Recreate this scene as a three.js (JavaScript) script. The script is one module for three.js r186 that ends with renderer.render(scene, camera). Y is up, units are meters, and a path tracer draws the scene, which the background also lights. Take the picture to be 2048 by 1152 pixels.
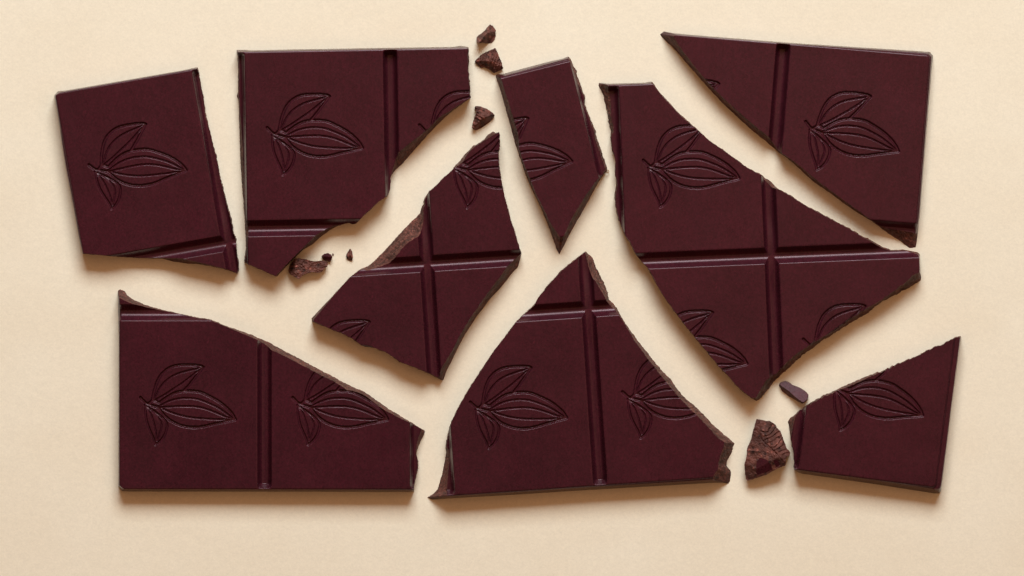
import * as THREE from 'three';
import { RectAreaLightUniformsLib } from 'three/addons/lights/RectAreaLightUniformsLib.js';

// ---------------------------------------------------------------- camera, lamps, exposure
const PX = 1e-4;                       // one photo pixel on the paper = 0.1 mm
const CAM = 1.0;                       // camera height above the paper, metres
const scene = new THREE.Scene();
scene.background = new THREE.Color(0x000000);
const camera = new THREE.PerspectiveCamera(2 * Math.atan(576 * PX / CAM) * 180 / Math.PI, 2048 / 1152, 0.05, 8);
camera.position.set(0, CAM, 0);
camera.up.set(0, 0, -1);
camera.lookAt(0, 0, 0);
scene.add(camera);

RectAreaLightUniformsLib.init();
const key = new THREE.RectAreaLight(new THREE.Color(0.86, 0.96, 1.0), 18.0, 0.56, 0.42);   // softbox beyond the top edge of the picture
key.position.set(0.05, 0.655, -0.75);
key.lookAt(0, 0, 0);
scene.add(key);
function ceilingPanel(power, w, h, x, y, z, turn) {        // dim warm ceiling panels, facing straight down
  const p = new THREE.RectAreaLight(new THREE.Color(1.0, 0.53, 0.28), power, w, h);
  p.position.set(x, y, z); p.lookAt(x, 0, z - 0.0001); p.rotateZ(turn); scene.add(p); return p;
}
ceilingPanel(0.80, 3.4, 2.3, 0.62, 1.7, -0.98, -0.5);
ceilingPanel(0.80, 2.6, 1.1, -0.5, 1.7, 0.9, -0.5);

const renderer = new THREE.WebGLRenderer({ antialias: true });
renderer.toneMapping = THREE.LinearToneMapping;
renderer.toneMappingExposure = 1;
renderer.shadowMap.enabled = true;

// ---------------------------------------------------------------- noise
function hash(x, y, s) {
  let h = Math.imul(x | 0, 374761393) ^ Math.imul(y | 0, 668265263) ^ Math.imul(s | 0, 1274126177);
  h = Math.imul(h ^ (h >>> 13), 1103515245); h ^= h >>> 16;
  return (h >>> 0) / 4294967295;
}
function vnoise(x, y, s = 0) {                    // -1 .. 1
  const xi = Math.floor(x), yi = Math.floor(y), fx = x - xi, fy = y - yi;
  const a = fx * fx * (3 - 2 * fx), b = fy * fy * (3 - 2 * fy);
  const n = (hash(xi, yi, s) * (1 - a) + hash(xi + 1, yi, s) * a) * (1 - b) + (hash(xi, yi + 1, s) * (1 - a) + hash(xi + 1, yi + 1, s) * a) * b;
  return n * 2 - 1;
}
function fbm(x, y, s = 0, o = 4) {
  let v = 0, a = 0.5, f = 1;
  for (let i = 0; i < o; i++) { v += a * vnoise(x * f, y * f, s + i * 17); a *= 0.5; f *= 2.03; }
  return v;
}
function rng(seed) { let t = seed >>> 0; return () => { t = (t + 0x6D2B79F5) >>> 0; let r = Math.imul(t ^ (t >>> 15), 1 | t); r ^= r + Math.imul(r ^ (r >>> 7), 61 | r); return ((r ^ (r >>> 14)) >>> 0) / 4294967296; }; }

// ---------------------------------------------------------------- materials
function tex(n, fn, srgb) {
  const d = new Uint8Array(n * n * 4);
  for (let y = 0; y < n; y++) for (let x = 0; x < n; x++) {
    const c = fn(x, y), k = (y * n + x) * 4;
    d[k] = Math.max(0, Math.min(255, c[0])); d[k + 1] = Math.max(0, Math.min(255, c[1])); d[k + 2] = Math.max(0, Math.min(255, c[2])); d[k + 3] = 255;
  }
  const t = new THREE.DataTexture(d, n, n);
  t.wrapS = t.wrapT = THREE.RepeatWrapping; t.magFilter = THREE.LinearFilter; t.minFilter = THREE.LinearFilter;
  if (srgb) t.colorSpace = THREE.SRGBColorSpace;
  t.needsUpdate = true; return t;
}
// cream paper: fine fibre grain, soft mottling
const PAPER_SPAN = 0.2048;
const paperGrain = (x, y) => fbm(x / 3.1, y / 2.3, 3, 2) * 0.8 + fbm(x / 9, y / 6, 5, 2) * 0.4 + (hash(x, y, 9) - 0.5) * 0.9;
const paperMap = tex(2048, (x, y) => {
  const g = paperGrain(x, y), m = fbm(x / 160, y / 120, 21, 3);
  const k = 1 + 0.034 * g + 0.012 * m;
  return [231 * k, (220 + 1.5 * m) * k, (198.5 + 3 * m) * k];
}, true);
const paperBump = tex(1024, (x, y) => { const v = 128 + 80 * fbm(x / 2.2, y / 1.8, 31, 3) + 40 * (hash(x, y, 33) - 0.5); return [v, v, v]; });
const paperMat = new THREE.MeshStandardMaterial({ map: paperMap, bumpMap: paperBump, bumpScale: 0.00003, roughness: 0.95 });

// moulded chocolate skin: dark red-brown, satin
const chocMap = tex(1024, (x, y) => {
  const g = (hash(x, y, 41) - 0.5) * 0.26 + fbm(x / 2.5, y / 2.5, 43, 2) * 0.24 + fbm(x / 60, y / 60, 47, 4) * 0.12;
  const k = (1 + g) * (hash(x, y, 49) > 0.9987 ? 1.7 : 1);
  return [57 * k, 19.5 * k, 28 * k];
}, true);
const chocRough = tex(512, (x, y) => { const v = 128 + 16 * fbm(x / 40, y / 40, 51, 4) + 14 * fbm(x / 2, y / 45, 55, 2) + 20 * (hash(x, y, 53) - 0.5); return [v, v, v]; });
const chocBump = tex(1024, (x, y) => { const v = 128 + 60 * fbm(x / 3, y / 3, 57, 3) + 50 * fbm(x / 30, y / 30, 59, 3); return [v, v, v]; });
const chocMat = new THREE.MeshPhysicalMaterial({ map: chocMap, roughnessMap: chocRough, roughness: 0.57, bumpMap: chocBump, bumpScale: 0.000012, ior: 1.46, specularIntensity: 0.72, specularColor: new THREE.Color().setRGB(1, 0.72, 0.76) });

// snapped chocolate: matt, browner and paler, with crumbly specks
const breakMap = tex(512, (x, y) => {
  const g = fbm(x / 5, y / 5, 61, 3), s = hash(x >> 1, y >> 1, 63), f = fbm(x / 40, y / 9, 67, 3);
  const sp = s > 0.955 ? 0.5 : s < 0.06 ? -0.4 : 0;
  const k = 1 + 0.38 * g + 0.25 * f + sp;
  return [88 * k, 53 * k, 46 * k];
}, true);
const breakBump = tex(512, (x, y) => { const v = 128 + 110 * fbm(x / 3.5, y / 3.5, 71, 4) + 30 * (hash(x, y, 73) - 0.5); return [v, v, v]; });
const breakMat = new THREE.MeshPhysicalMaterial({ map: breakMap, bumpMap: breakBump, bumpScale: 0.00022, roughness: 0.6, specularIntensity: 0.35 });

// ---------------------------------------------------------------- bar design (photo pixels = 0.1 mm)
const H = 42;                           // thickness
const PITCH = 305, GW = 13.5, GH = 15.5, GD = 14, SQW = 278, SQH = 340;
// carved cocoa pods, in pixels from a square's upper left corner
const EM = (a, dx = 0, dy = 0) => a.map(([x, y]) => [(x + dx) / 6.817 - 17.3, (y + dy) / 6.817 + 59.8]);
const strokes = [];
const stroke = (pts, w, d) => { strokes.push({ pts: smooth(pts, 5), w, d }); return pts; };
function smooth(p, n) {
  const c = new THREE.CatmullRomCurve3(p.map(q => new THREE.Vector3(q[0], q[1], 0)), false, 'centripetal');
  return c.getPoints((p.length - 1) * n).map(v => [v.x, v.y]);
}
const podUp = stroke(EM([[615, 690], [672, 713], [720, 680], [800, 625], [880, 585], [970, 562], [1100, 556], [1230, 572], [1370, 636], [1500, 712], [1600, 795], [1670, 875], [1708, 945]]), 5.3, 4.0);
const podLow = stroke(EM([[655, 788], [700, 840], [745, 895], [840, 968], [965, 1025], [1110, 1050], [1260, 1042], [1410, 1008], [1530, 983], [1640, 962], [1708, 947]]), 5.3, 4.0);
stroke(EM([[655, 762], [700, 745], [800, 698], [920, 663], [1060, 653], [1200, 670], [1330, 718], [1480, 790], [1600, 872], [1685, 938]]), 3.3, 3.3);
stroke(EM([[655, 781], [850, 770], [1000, 764], [1150, 769], [1280, 793], [1420, 842], [1560, 902], [1685, 945]]), 3.3, 3.3);
stroke(EM([[655, 783], [720, 800], [800, 836], [920, 878], [1050, 909], [1180, 926], [1350, 938], [1500, 945], [1685, 949]]), 3.3, 3.3);
const leafUp = stroke(EM([[570, 700], [580, 665], [592, 600], [618, 500], [655, 405], [705, 325], [775, 262], [860, 220], [955, 203], [1070, 200], [1170, 206], [1240, 218], [1270, 232]]), 5.3, 4.0);
const leafLow = stroke(EM([[1268, 232], [1165, 365], [1095, 455], [1015, 545]]), 5.3, 4.0);
stroke(EM([[600, 672], [635, 600], [687, 503], [767, 415], [865, 347], [965, 307], [1085, 275], [1250, 236]]), 3.3, 3.3);
stroke(EM([[605, 684], [745, 606], [866, 527], [986, 447], [1106, 357], [1250, 240]]), 3.3, 3.3);
stroke(EM([[412, 646], [450, 686], [495, 727], [545, 748], [600, 764], [660, 784]]), 5.6, 4.0);
stroke(EM([[510, 735], [540, 722], [575, 692], [625, 688]]), 6, 4);
const lx = -163, ly = 395;
const smallL = stroke(EM([[648, 375], [645, 470], [668, 600], [715, 720], [755, 810], [780, 885]], lx, ly), 4.6, 3.8);
const smallR = stroke(EM([[640, 358], [740, 425], [830, 490], [905, 550], [938, 620], [928, 700], [895, 780], [840, 850], [778, 892]], lx, ly), 5.0, 3.9);
stroke(EM([[652, 372], [712, 465], [749, 565], [779, 685], [798, 850]], lx, ly), 3.2, 3.2);
stroke(EM([[665, 376], [764, 455], [834, 545], [864, 625], [845, 725], [798, 850]], lx, ly), 3.2, 3.2);
const bigPoly = smooth(podUp.slice(1), 4).concat(smooth(podLow, 4).reverse());
const leafPoly = smooth(leafUp, 4).concat(smooth(leafLow, 4));
const smallPoly = smooth(smallL, 4).concat(smooth(smallR, 4).reverse());
// raster of the carving depth
const ES = 3, EW = 270, EHh = 300, EX0 = 20, EY0 = 60;
const emR = new Float32Array(EW * ES * EHh * ES);
function segDist(px, py, a, b) {
  const dx = b[0] - a[0], dy = b[1] - a[1], l = dx * dx + dy * dy || 1e-9;
  const t = Math.max(0, Math.min(1, ((px - a[0]) * dx + (py - a[1]) * dy) / l));
  return Math.hypot(px - a[0] - t * dx, py - a[1] - t * dy);
}
for (const s of strokes) {
  const hw = s.w / 2;
  for (let i = 0; i + 1 < s.pts.length; i++) {
    const a = s.pts[i], b = s.pts[i + 1];
    const x0 = Math.floor((Math.min(a[0], b[0]) - hw - EX0) * ES), x1 = Math.ceil((Math.max(a[0], b[0]) + hw - EX0) * ES);
    const y0 = Math.floor((Math.min(a[1], b[1]) - hw - EY0) * ES), y1 = Math.ceil((Math.max(a[1], b[1]) + hw - EY0) * ES);
    for (let y = Math.max(0, y0); y <= Math.min(EHh * ES - 1, y1); y++) for (let x = Math.max(0, x0); x <= Math.min(EW * ES - 1, x1); x++) {
      const d = segDist(x / ES + EX0, y / ES + EY0, a, b) / hw;
      if (d < 1) { const z = s.d * (1 - Math.pow(d, s.w > 5 ? 5 : 3)), k = y * EW * ES + x; if (z > emR[k]) emR[k] = z; }
    }
  }
}
function emDepth(x, y) {
  const fx = (x - EX0) * ES, fy = (y - EY0) * ES, xi = Math.floor(fx), yi = Math.floor(fy);
  if (xi < 0 || yi < 0 || xi >= EW * ES - 1 || yi >= EHh * ES - 1) return 0;
  const a = fx - xi, b = fy - yi, k = yi * EW * ES + xi, w = EW * ES;
  return (emR[k] * (1 - a) + emR[k + 1] * a) * (1 - b) + (emR[k + w] * (1 - a) + emR[k + w + 1] * a) * b;
}
function inPoly(p, x, y) {
  let c = false;
  for (let i = 0, j = p.length - 1; i < p.length; j = i++) {
    const a = p[i], b = p[j];
    if ((a[1] > y) !== (b[1] > y) && x < (b[0] - a[0]) * (y - a[1]) / (b[1] - a[1]) + a[0]) c = !c;
  }
  return c;
}
const groove = (d, w) => {
  d = Math.abs(d);
  const p = w === GW ? 3.7 : 2.2;        // steep-sided upright grooves, rounder cross groove
  if (d < w) return GD * (1 - Math.pow(d / w, p)) + 0.9;
  if (d < w + 3) { const t = 1 - (d - w) / 3; return 0.9 * t * t; }
  return 0;
};
const edgeRound = (d) => d < 5 ? (d <= 0 ? 4.2 : 4.2 * Math.pow(1 - d / 5, 2.2)) : 0;
// height of the moulded face in bar coordinates (u right, v down, origin on a groove crossing)
function barHeight(u, v, P) {
  const k = Math.round(u / PITCH), av = Math.max(0, Math.min(1, (Math.abs(v) - 14) / 70)), gv = groove(u - k * PITCH, GW) * (1 + 0.32 * av * av * (3 - 2 * av)), gh = groove(v, GH);
  const c = Math.floor(u / PITCH);
  const ex = u - c * PITCH - GW, ey = v > 0 ? v - GH : v + GH + SQH;
  const e = emDepth(ex, ey);
  let d = Math.min(SQH + GH - Math.abs(v), 1e9);
  if (P.uMin !== undefined) d = Math.min(d, u - P.uMin);
  if (P.uMax !== undefined) d = Math.min(d, P.uMax - u);
  if (P.corner) {                      // rounded outer corner of the bar
    const R = 9, du = P.corner[0] < 0 ? u - P.uMin : P.uMax - u, dv = P.corner[1] < 0 ? v + SQH + GH : SQH + GH - v;
    if (du < R && dv < R) d = Math.min(d, R - Math.hypot(R - du, R - dv));
  }
  const du = Math.min(P.uMin !== undefined ? u - P.uMin : 1e9, P.uMax !== undefined ? P.uMax - u : 1e9);
  const cl = Math.max(0, Math.min(1, Math.min((SQH + GH - Math.abs(v) - 2) / 11, (du - 8) / 10)));      // upright grooves run out at the bar's rim
  const h = H - e - Math.max(gv * cl * cl * (3 - 2 * cl), gh) - edgeRound(d - P.trim);
  const t = P.warp || [0, 0];              // each piece is very slightly wedge-shaped
  return h + t[0] * u + t[1] * v + 0.25 * fbm(u / 40, v / 40, 77, 2);
}

// ---------------------------------------------------------------- outline handling
const world = (px, py, hpx) => { const f = (CAM - hpx * PX) / CAM; return [(px - 1024) * PX * f, (py - 576) * PX * f]; };
function resample(p, n) {
  const L = [0]; for (let i = 1; i < p.length; i++) L.push(L[i - 1] + Math.hypot(p[i][0] - p[i - 1][0], p[i][1] - p[i - 1][1]));
  const T = L[L.length - 1], r = []; let k = 0;
  for (let i = 0; i <= n; i++) {
    const s = T * i / n; while (k < p.length - 2 && L[k + 1] < s) k++;
    const t = L[k + 1] > L[k] ? (s - L[k]) / (L[k + 1] - L[k]) : 0;
    r.push([p[k][0] + (p[k + 1][0] - p[k][0]) * t, p[k][1] + (p[k + 1][1] - p[k][1]) * t]);
  }
  r.len = T; return r;
}
// sections: {k:'b'|'m', S:[bottom/silhouette], T:[top edge] (default S), j: jitter}
function outline(secs, seed) {
  const S = [], T = [], K = [], R = []; let run = 0;
  secs.forEach((c, ci) => {
    if (ci && secs[ci - 1].k !== c.k) run++;
    const len = Math.max(resample(c.S, 1).len, c.T ? resample(c.T, 1).len : 0), n = Math.max(1, Math.round(len / 1.6));
    const s = resample(c.S, n), t = resample(c.T || c.S, n), j = c.k === 'b' ? 1.3 * (c.j === undefined ? 0.55 : c.j) : 0;
    for (let i = 0; i < n; i++) {
      const q = Math.min(1, Math.min(i, n - i) / 4) * j, a = [t[i][0], t[i][1]], b = [s[i][0], s[i][1]];
      if (q) {
        const l = i * 1.6, sd = seed * 31 + ci * 7;
        const n1 = (fbm(l / 7, 0.5, sd, 3) + 0.7 * fbm(l / 2.2, 4.5, sd + 3, 2)) * q * 1.6, n2 = (fbm(l / 6, 9.5, sd + 5, 3) + 0.6 * fbm(l / 2, 3.5, sd + 9, 2)) * q * 2.0;
        const sw = c.saw ? c.saw * (((l / 15 + 0.5 * vnoise(l / 25, 1, sd)) % 1 + 1) % 1 - 0.5) * 2 * (0.6 + 0.4 * vnoise(l / 30, 7, sd)) * Math.min(1, Math.min(i, n - i) / 8) : 0;
        const i0 = Math.max(0, i - 2), i1 = Math.min(n, i + 2);
        let dx = t[i1][0] - t[i0][0], dy = t[i1][1] - t[i0][1]; let m = Math.hypot(dx, dy) || 1;
        a[0] += dy / m * (n1 + sw); a[1] -= dx / m * (n1 + sw);
        b[0] += dy / m * (n1 * 0.5 + n2 + sw); b[1] -= dx / m * (n1 * 0.5 + n2 + sw);
      }
      T.push(a); S.push(b); K.push(c.k); R.push(run);
    }
  });
  if (run && secs[0].k === secs[secs.length - 1].k) for (let i = 0; i < R.length; i++) if (R[i] === run) R[i] = 0;
  return { S, T, K, R };
}

// ---------------------------------------------------------------- solid from a height field cut by an outline
// returns top triangles by region and wall triangles by kind
function cutSolid(o, { org, th, cell, height, region, top, rough, rings = 9, uvs = 1 / 1024 }) {
  const N = o.T.length, c = Math.cos(th), s = Math.sin(th);
  const loc = ([x, y]) => { const dx = x - org[0], dy = y - org[1]; return [dx * c + dy * s, -dx * s + dy * c]; };
  const P = o.T.map(loc);
  let x0 = 1e9, x1 = -1e9, y0 = 1e9, y1 = -1e9;
  for (const p of P) { x0 = Math.min(x0, p[0]); x1 = Math.max(x1, p[0]); y0 = Math.min(y0, p[1]); y1 = Math.max(y1, p[1]); }
  x0 -= cell * 1.37; y0 -= cell * 1.41;
  const nx = Math.ceil((x1 - x0) / cell) + 2, ny = Math.ceil((y1 - y0) / cell) + 2;
  const ins = new Uint8Array(nx * ny);
  for (let j = 0; j < ny; j++) {
    const y = y0 + j * cell, xs = [];
    for (let i = 0; i < N; i++) { const a = P[i], b = P[(i + 1) % N]; if ((a[1] > y) !== (b[1] > y)) xs.push((b[0] - a[0]) * (y - a[1]) / (b[1] - a[1]) + a[0]); }
    xs.sort((a, b) => a - b);
    for (let q = 0; q + 1 < xs.length; q += 2) for (let i = Math.max(0, Math.ceil((xs[q] - x0) / cell)); i < nx && x0 + i * cell < xs[q + 1]; i++) ins[j * nx + i] = 1;
  }
  const B = 8, bk = new Map();
  for (let i = 0; i < N; i++) {
    const a = P[i], b = P[(i + 1) % N];
    for (let gx = Math.floor(Math.min(a[0], b[0]) / B); gx <= Math.floor(Math.max(a[0], b[0]) / B); gx++) for (let gy = Math.floor(Math.min(a[1], b[1]) / B); gy <= Math.floor(Math.max(a[1], b[1]) / B); gy++) {
      const kk = gx * 4096 + gy; if (!bk.has(kk)) bk.set(kk, []); bk.get(kk).push(i);
    }
  }
  const V = [], UV = [], LOC = [], bParam = new Map();
  const gridV = new Int32Array(nx * ny).fill(-1), edgeV = new Map();
  const addV = (u, v) => {
    const h = height(u, v), X = org[0] + u * c - v * s, Y = org[1] + u * s + v * c, w = world(X, Y, top);
    V.push(w[0], h * PX, w[1]); UV.push(u * uvs, v * uvs); LOC.push([u, v]); return LOC.length - 1;
  };
  const gv = k => { if (gridV[k] < 0) gridV[k] = addV(x0 + (k % nx) * cell, y0 + Math.floor(k / nx) * cell); return gridV[k]; };
  const cross = (k1, k2) => {
    const key2 = k1 < k2 ? k1 * 4e6 + k2 : k2 * 4e6 + k1;
    if (edgeV.has(key2)) return edgeV.get(key2);
    const ax = x0 + (k1 % nx) * cell, ay = y0 + Math.floor(k1 / nx) * cell, bx = x0 + (k2 % nx) * cell, by = y0 + Math.floor(k2 / nx) * cell;
    let best = null, bd = 9;
    const seen = new Set();
    for (let gx = Math.floor((Math.min(ax, bx) - 1) / B); gx <= Math.floor((Math.max(ax, bx) + 1) / B); gx++) for (let gy = Math.floor((Math.min(ay, by) - 1) / B); gy <= Math.floor((Math.max(ay, by) + 1) / B); gy++)
      for (const i of bk.get(gx * 4096 + gy) || []) {
        if (seen.has(i)) continue; seen.add(i);
        const p = P[i], q = P[(i + 1) % N], rx = q[0] - p[0], ry = q[1] - p[1], dx = bx - ax, dy = by - ay, den = dx * ry - dy * rx;
        if (Math.abs(den) < 1e-12) continue;
        const t = ((p[0] - ax) * ry - (p[1] - ay) * rx) / den, w = ((p[0] - ax) * dy - (p[1] - ay) * dx) / den;
        if (t >= -1e-9 && t <= 1 + 1e-9 && w >= -1e-9 && w <= 1 + 1e-9) { const dd = Math.abs(t - 0.5); if (dd < bd) { bd = dd; best = [t, i + w]; } }
      }
    const t = best ? best[0] : 0.5, v = addV(ax + (bx - ax) * t, ay + (by - ay) * t);
    bParam.set(v, best ? best[1] : 0); edgeV.set(key2, v); return v;
  };
  const tris = [], bed = [];
  const tri = (a, b, d) => { if (a !== b && b !== d && a !== d) tris.push(a, b, d); };
  const doTri = (k) => {
    const f = k.map(q => ins[q]), n = f[0] + f[1] + f[2];
    if (n === 3) tri(gv(k[0]), gv(k[1]), gv(k[2]));
    else if (n === 1 || n === 2) {
      const z = n === 1 ? f.indexOf(1) : f.indexOf(0), A = k[z], Bk = k[(z + 1) % 3], C = k[(z + 2) % 3];
      const e1 = cross(A, Bk), e2 = cross(A, C);
      if (n === 1) { tri(gv(A), e1, e2); bed.push([e1, e2]); }
      else { const b = gv(Bk), d = gv(C); tri(e1, b, d); tri(e1, d, e2); bed.push([e2, e1]); }
    }
  };
  for (let j = 0; j + 1 < ny; j++) for (let i = 0; i + 1 < nx; i++) {
    const a = j * nx + i, b = a + 1, d = a + nx, e = d + 1;
    if (!(ins[a] | ins[b] | ins[d] | ins[e])) continue;
    if ((i + j) & 1) { doTri([a, d, b]); doTri([b, d, e]); } else { doTri([a, d, e]); doTri([a, e, b]); }
  }
  // normals of the whole face before it is divided
  const g = new THREE.BufferGeometry();
  g.setAttribute('position', new THREE.Float32BufferAttribute(V, 3)); g.setIndex(tris); g.computeVertexNormals();
  const Nn = g.attributes.normal.array;
  const regs = new Map();
  for (let i = 0; i < tris.length; i += 3) {
    const p = LOC[tris[i]], q = LOC[tris[i + 1]], r = LOC[tris[i + 2]];
    const id = region((p[0] + q[0] + r[0]) / 3, (p[1] + q[1] + r[1]) / 3);
    if (!regs.has(id)) regs.set(id, []); regs.get(id).push(tris[i], tris[i + 1], tris[i + 2]);
  }
  const pack = (idx, pos, nor, uv) => {
    const m = new Map(), p = [], n = [], u = [], ix = [];
    for (const k of idx) { let t = m.get(k); if (t === undefined) { t = p.length / 3; m.set(k, t); p.push(pos[k * 3], pos[k * 3 + 1], pos[k * 3 + 2]); n.push(nor[k * 3], nor[k * 3 + 1], nor[k * 3 + 2]); u.push(uv[k * 2], uv[k * 2 + 1]); } ix.push(t); }
    const q = new THREE.BufferGeometry();
    q.setAttribute('position', new THREE.Float32BufferAttribute(p, 3)); q.setAttribute('normal', new THREE.Float32BufferAttribute(n, 3)); q.setAttribute('uv', new THREE.Float32BufferAttribute(u, 2)); q.setIndex(ix); return q;
  };
  const tops = new Map(); for (const [id, ix] of regs) tops.set(id, pack(ix, V, Nn, UV));
  // walls hang from the cut edge
  const WV = [], WU = [], ring = new Map(), walls = {};
  const SW = o.S.map(p => world(p[0], p[1], 0));
  const column = v => {
    if (ring.has(v)) return ring.get(v);
    const pr = bParam.get(v), i = Math.floor(pr) % N, t = pr - Math.floor(pr), A = SW[i], C = SW[(i + 1) % N];
    const bx = A[0] + (C[0] - A[0]) * t, bz = A[1] + (C[1] - A[1]) * t;
    const tx = V[v * 3], ty = V[v * 3 + 1], tz = V[v * 3 + 2], base = WV.length / 3;
    const p = P[i], q = P[(i + 1) % N]; let ex = q[0] - p[0], ey = q[1] - p[1]; const m = Math.hypot(ex, ey) || 1; ex /= m; ey /= m;
    const ox = (ey * c + ex * s), oz = (ey * s - ex * c);      // outward, clockwise outline
    const kind = o.K[i], amp = kind === 'b' ? rough : 0;
    for (let k = 0; k <= rings; k++) {
      const f = k / rings, arch = kind === 'b' ? Math.sin(Math.PI * f) : 0;
      const d = arch * amp * (fbm(pr / 9, f * 4, 83, 4) * 3.0 + 0.9 * Math.abs(vnoise(pr / 3.2, f * 6, 89)) - 0.5) * PX;
      const lip = k === 0 ? 0 : kind === 'b' ? 0.25 * PX : 0.5 * PX * Math.sin(Math.PI * f);
      WV.push(tx + (bx - tx) * f + ox * (d + lip), ty * (1 - f) + (k === rings ? 0 : 0), tz + (bz - tz) * f + oz * (d + lip));
      WU.push(pr * 1.6 * uvs * 2, f * H * uvs * 2);
    }
    ring.set(v, base); return base;
  };
  for (const [a, b] of bed) {
    const ra = column(a), rb = column(b), ei = Math.floor(bParam.get(a)) % N, kind = o.K[ei] + o.R[ei];
    walls[kind] = walls[kind] || [];
    for (let k = 0; k < rings; k++) walls[kind].push(ra + k, ra + k + 1, rb + k + 1, ra + k, rb + k + 1, rb + k);
  }
  const wg = new THREE.BufferGeometry(); wg.setAttribute('position', new THREE.Float32BufferAttribute(WV, 3)); wg.setIndex(Object.values(walls).flat()); wg.computeVertexNormals();
  const wall = {}; for (const k of Object.keys(walls).sort()) wall[k] = pack(walls[k], WV, wg.attributes.normal.array, WU);
  // underside
  const sh = []; for (let i = 0; i < N; i += 3) sh.push(new THREE.Vector2(SW[i][0], SW[i][1]));
  const ut = THREE.ShapeUtils.triangulateShape(sh, []), up = [], ui = [], uu = [];
  for (const q of sh) { up.push(q.x, 0.00002, q.y); uu.push(q.x / PX * uvs, q.y / PX * uvs); }
  for (const q of ut) ui.push(q[0], q[1], q[2]);
  const under = new THREE.BufferGeometry(); under.setAttribute('position', new THREE.Float32BufferAttribute(up, 3)); under.setAttribute('uv', new THREE.Float32BufferAttribute(uu, 2)); under.setIndex(ui); under.computeVertexNormals();
  return { tops, wall, under };
}
function mesh(name, g, m, parent) {
  const o = new THREE.Mesh(g, m); o.name = name; o.castShadow = o.receiveShadow = true; parent.add(o); return o;
}
const taken = {};
const numbered = n => { taken[n] = (taken[n] || 0) + 1; return taken[n] === 1 ? n : n + '_' + String(taken[n] - 1).padStart(3, '0'); };
function shift(g, x, z) { g.translate(-x, 0, -z); return g; }

// ---------------------------------------------------------------- the paper
{
  const g = new THREE.BoxGeometry(0.9, 0.002, 0.8);
  const p = g.attributes.position, uv = g.attributes.uv;
  for (let i = 0; i < p.count; i++) uv.setXY(i, p.getX(i) / PAPER_SPAN + 0.5, -p.getZ(i) / PAPER_SPAN + 0.5);
  const o = mesh('paper_ground', g, paperMat, scene);
  o.position.y = -0.001; o.userData = { kind: 'structure' };
}

// ---------------------------------------------------------------- the broken pieces
function piece(label, secs, P, seed) {
  const root = new THREE.Group(); root.name = numbered('chocolate_piece');
  root.userData = { label, category: 'chocolate', group: 'broken pieces of one chocolate bar' };
  scene.add(root);
  P.trim = P.trim || 0;
  const o = outline(secs, seed);
  const th = P.th * Math.PI / 180;
  const region = (u, v) => {
    const k = Math.round(u / PITCH), gv = groove(u - k * PITCH, GW), gh = groove(v, GH);
    if (Math.max(gv, gh) > 0.95) return gv >= gh ? 'V' + k : 'H';
    const c = Math.floor(u / PITCH), r = v > 0 ? 1 : 0, x = u - c * PITCH - GW, y = v > 0 ? v - GH : v + GH + SQH;
    let sub = '';
    if (x > 25 && x < 250 && y > 80 && y < 300) sub = inPoly(bigPoly, x, y) ? 'p' : inPoly(smallPoly, x, y) ? 's' : inPoly(leafPoly, x, y) ? 'l' : (x < 80 && emDepth(x, y) > 0.3) ? 't' : '';
    return 'Q' + c + '_' + r + sub;
  };
  const S = cutSolid(o, { org: P.org, th, cell: 1.1, height: (u, v) => barHeight(u, v, P), region, top: H, rough: P.rough === undefined ? 1 : P.rough });
  let cx = 0, cy = 0; for (const p of o.T) { cx += p[0]; cy += p[1]; }
  const w = world(cx / o.T.length, cy / o.T.length, 0); root.position.set(w[0], 0, w[1]);
  const sq = {}, order = [...S.tops.keys()].sort();
  const subName = { p: 'carved_pod', s: 'carved_small_pod', l: 'carved_upper_pod', t: 'carved_stem' };
  for (const id of order) {
    const g = shift(S.tops.get(id), w[0], w[1]), m = id.match(/^Q(-?\d+_\d)([pslt]?)$/);
    if (!m) mesh('score_line', g, chocMat, root);
    else if (!m[2]) sq[m[1]] = mesh('square', g, chocMat, root);
    else mesh(subName[m[2]], g, chocMat, sq[m[1]] || root);
  }
  for (const k of Object.keys(S.wall)) mesh(k[0] === 'b' ? 'broken_edge' : 'moulded_edge', shift(S.wall[k], w[0], w[1]), k[0] === 'b' ? breakMat : chocMat, root);
  mesh('underside', shift(S.under, w[0], w[1]), chocMat, root);
  return root;
}
const b = (S, T, j, saw) => ({ k: 'b', S, T, j, saw }), m = (S, T, f = 0.6) => { const n = Math.max(S.length, T.length) * 6, a = resample(S, n), c = resample(T, n); return { k: 'm', S: a.map((p, i) => { const g = i < 2 || i > n - 2 ? 1 : f; return [c[i][0] + (p[0] - c[i][0]) * g, c[i][1] + (p[1] - c[i][1]) * g]; }), T: c.slice() }; };

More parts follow.
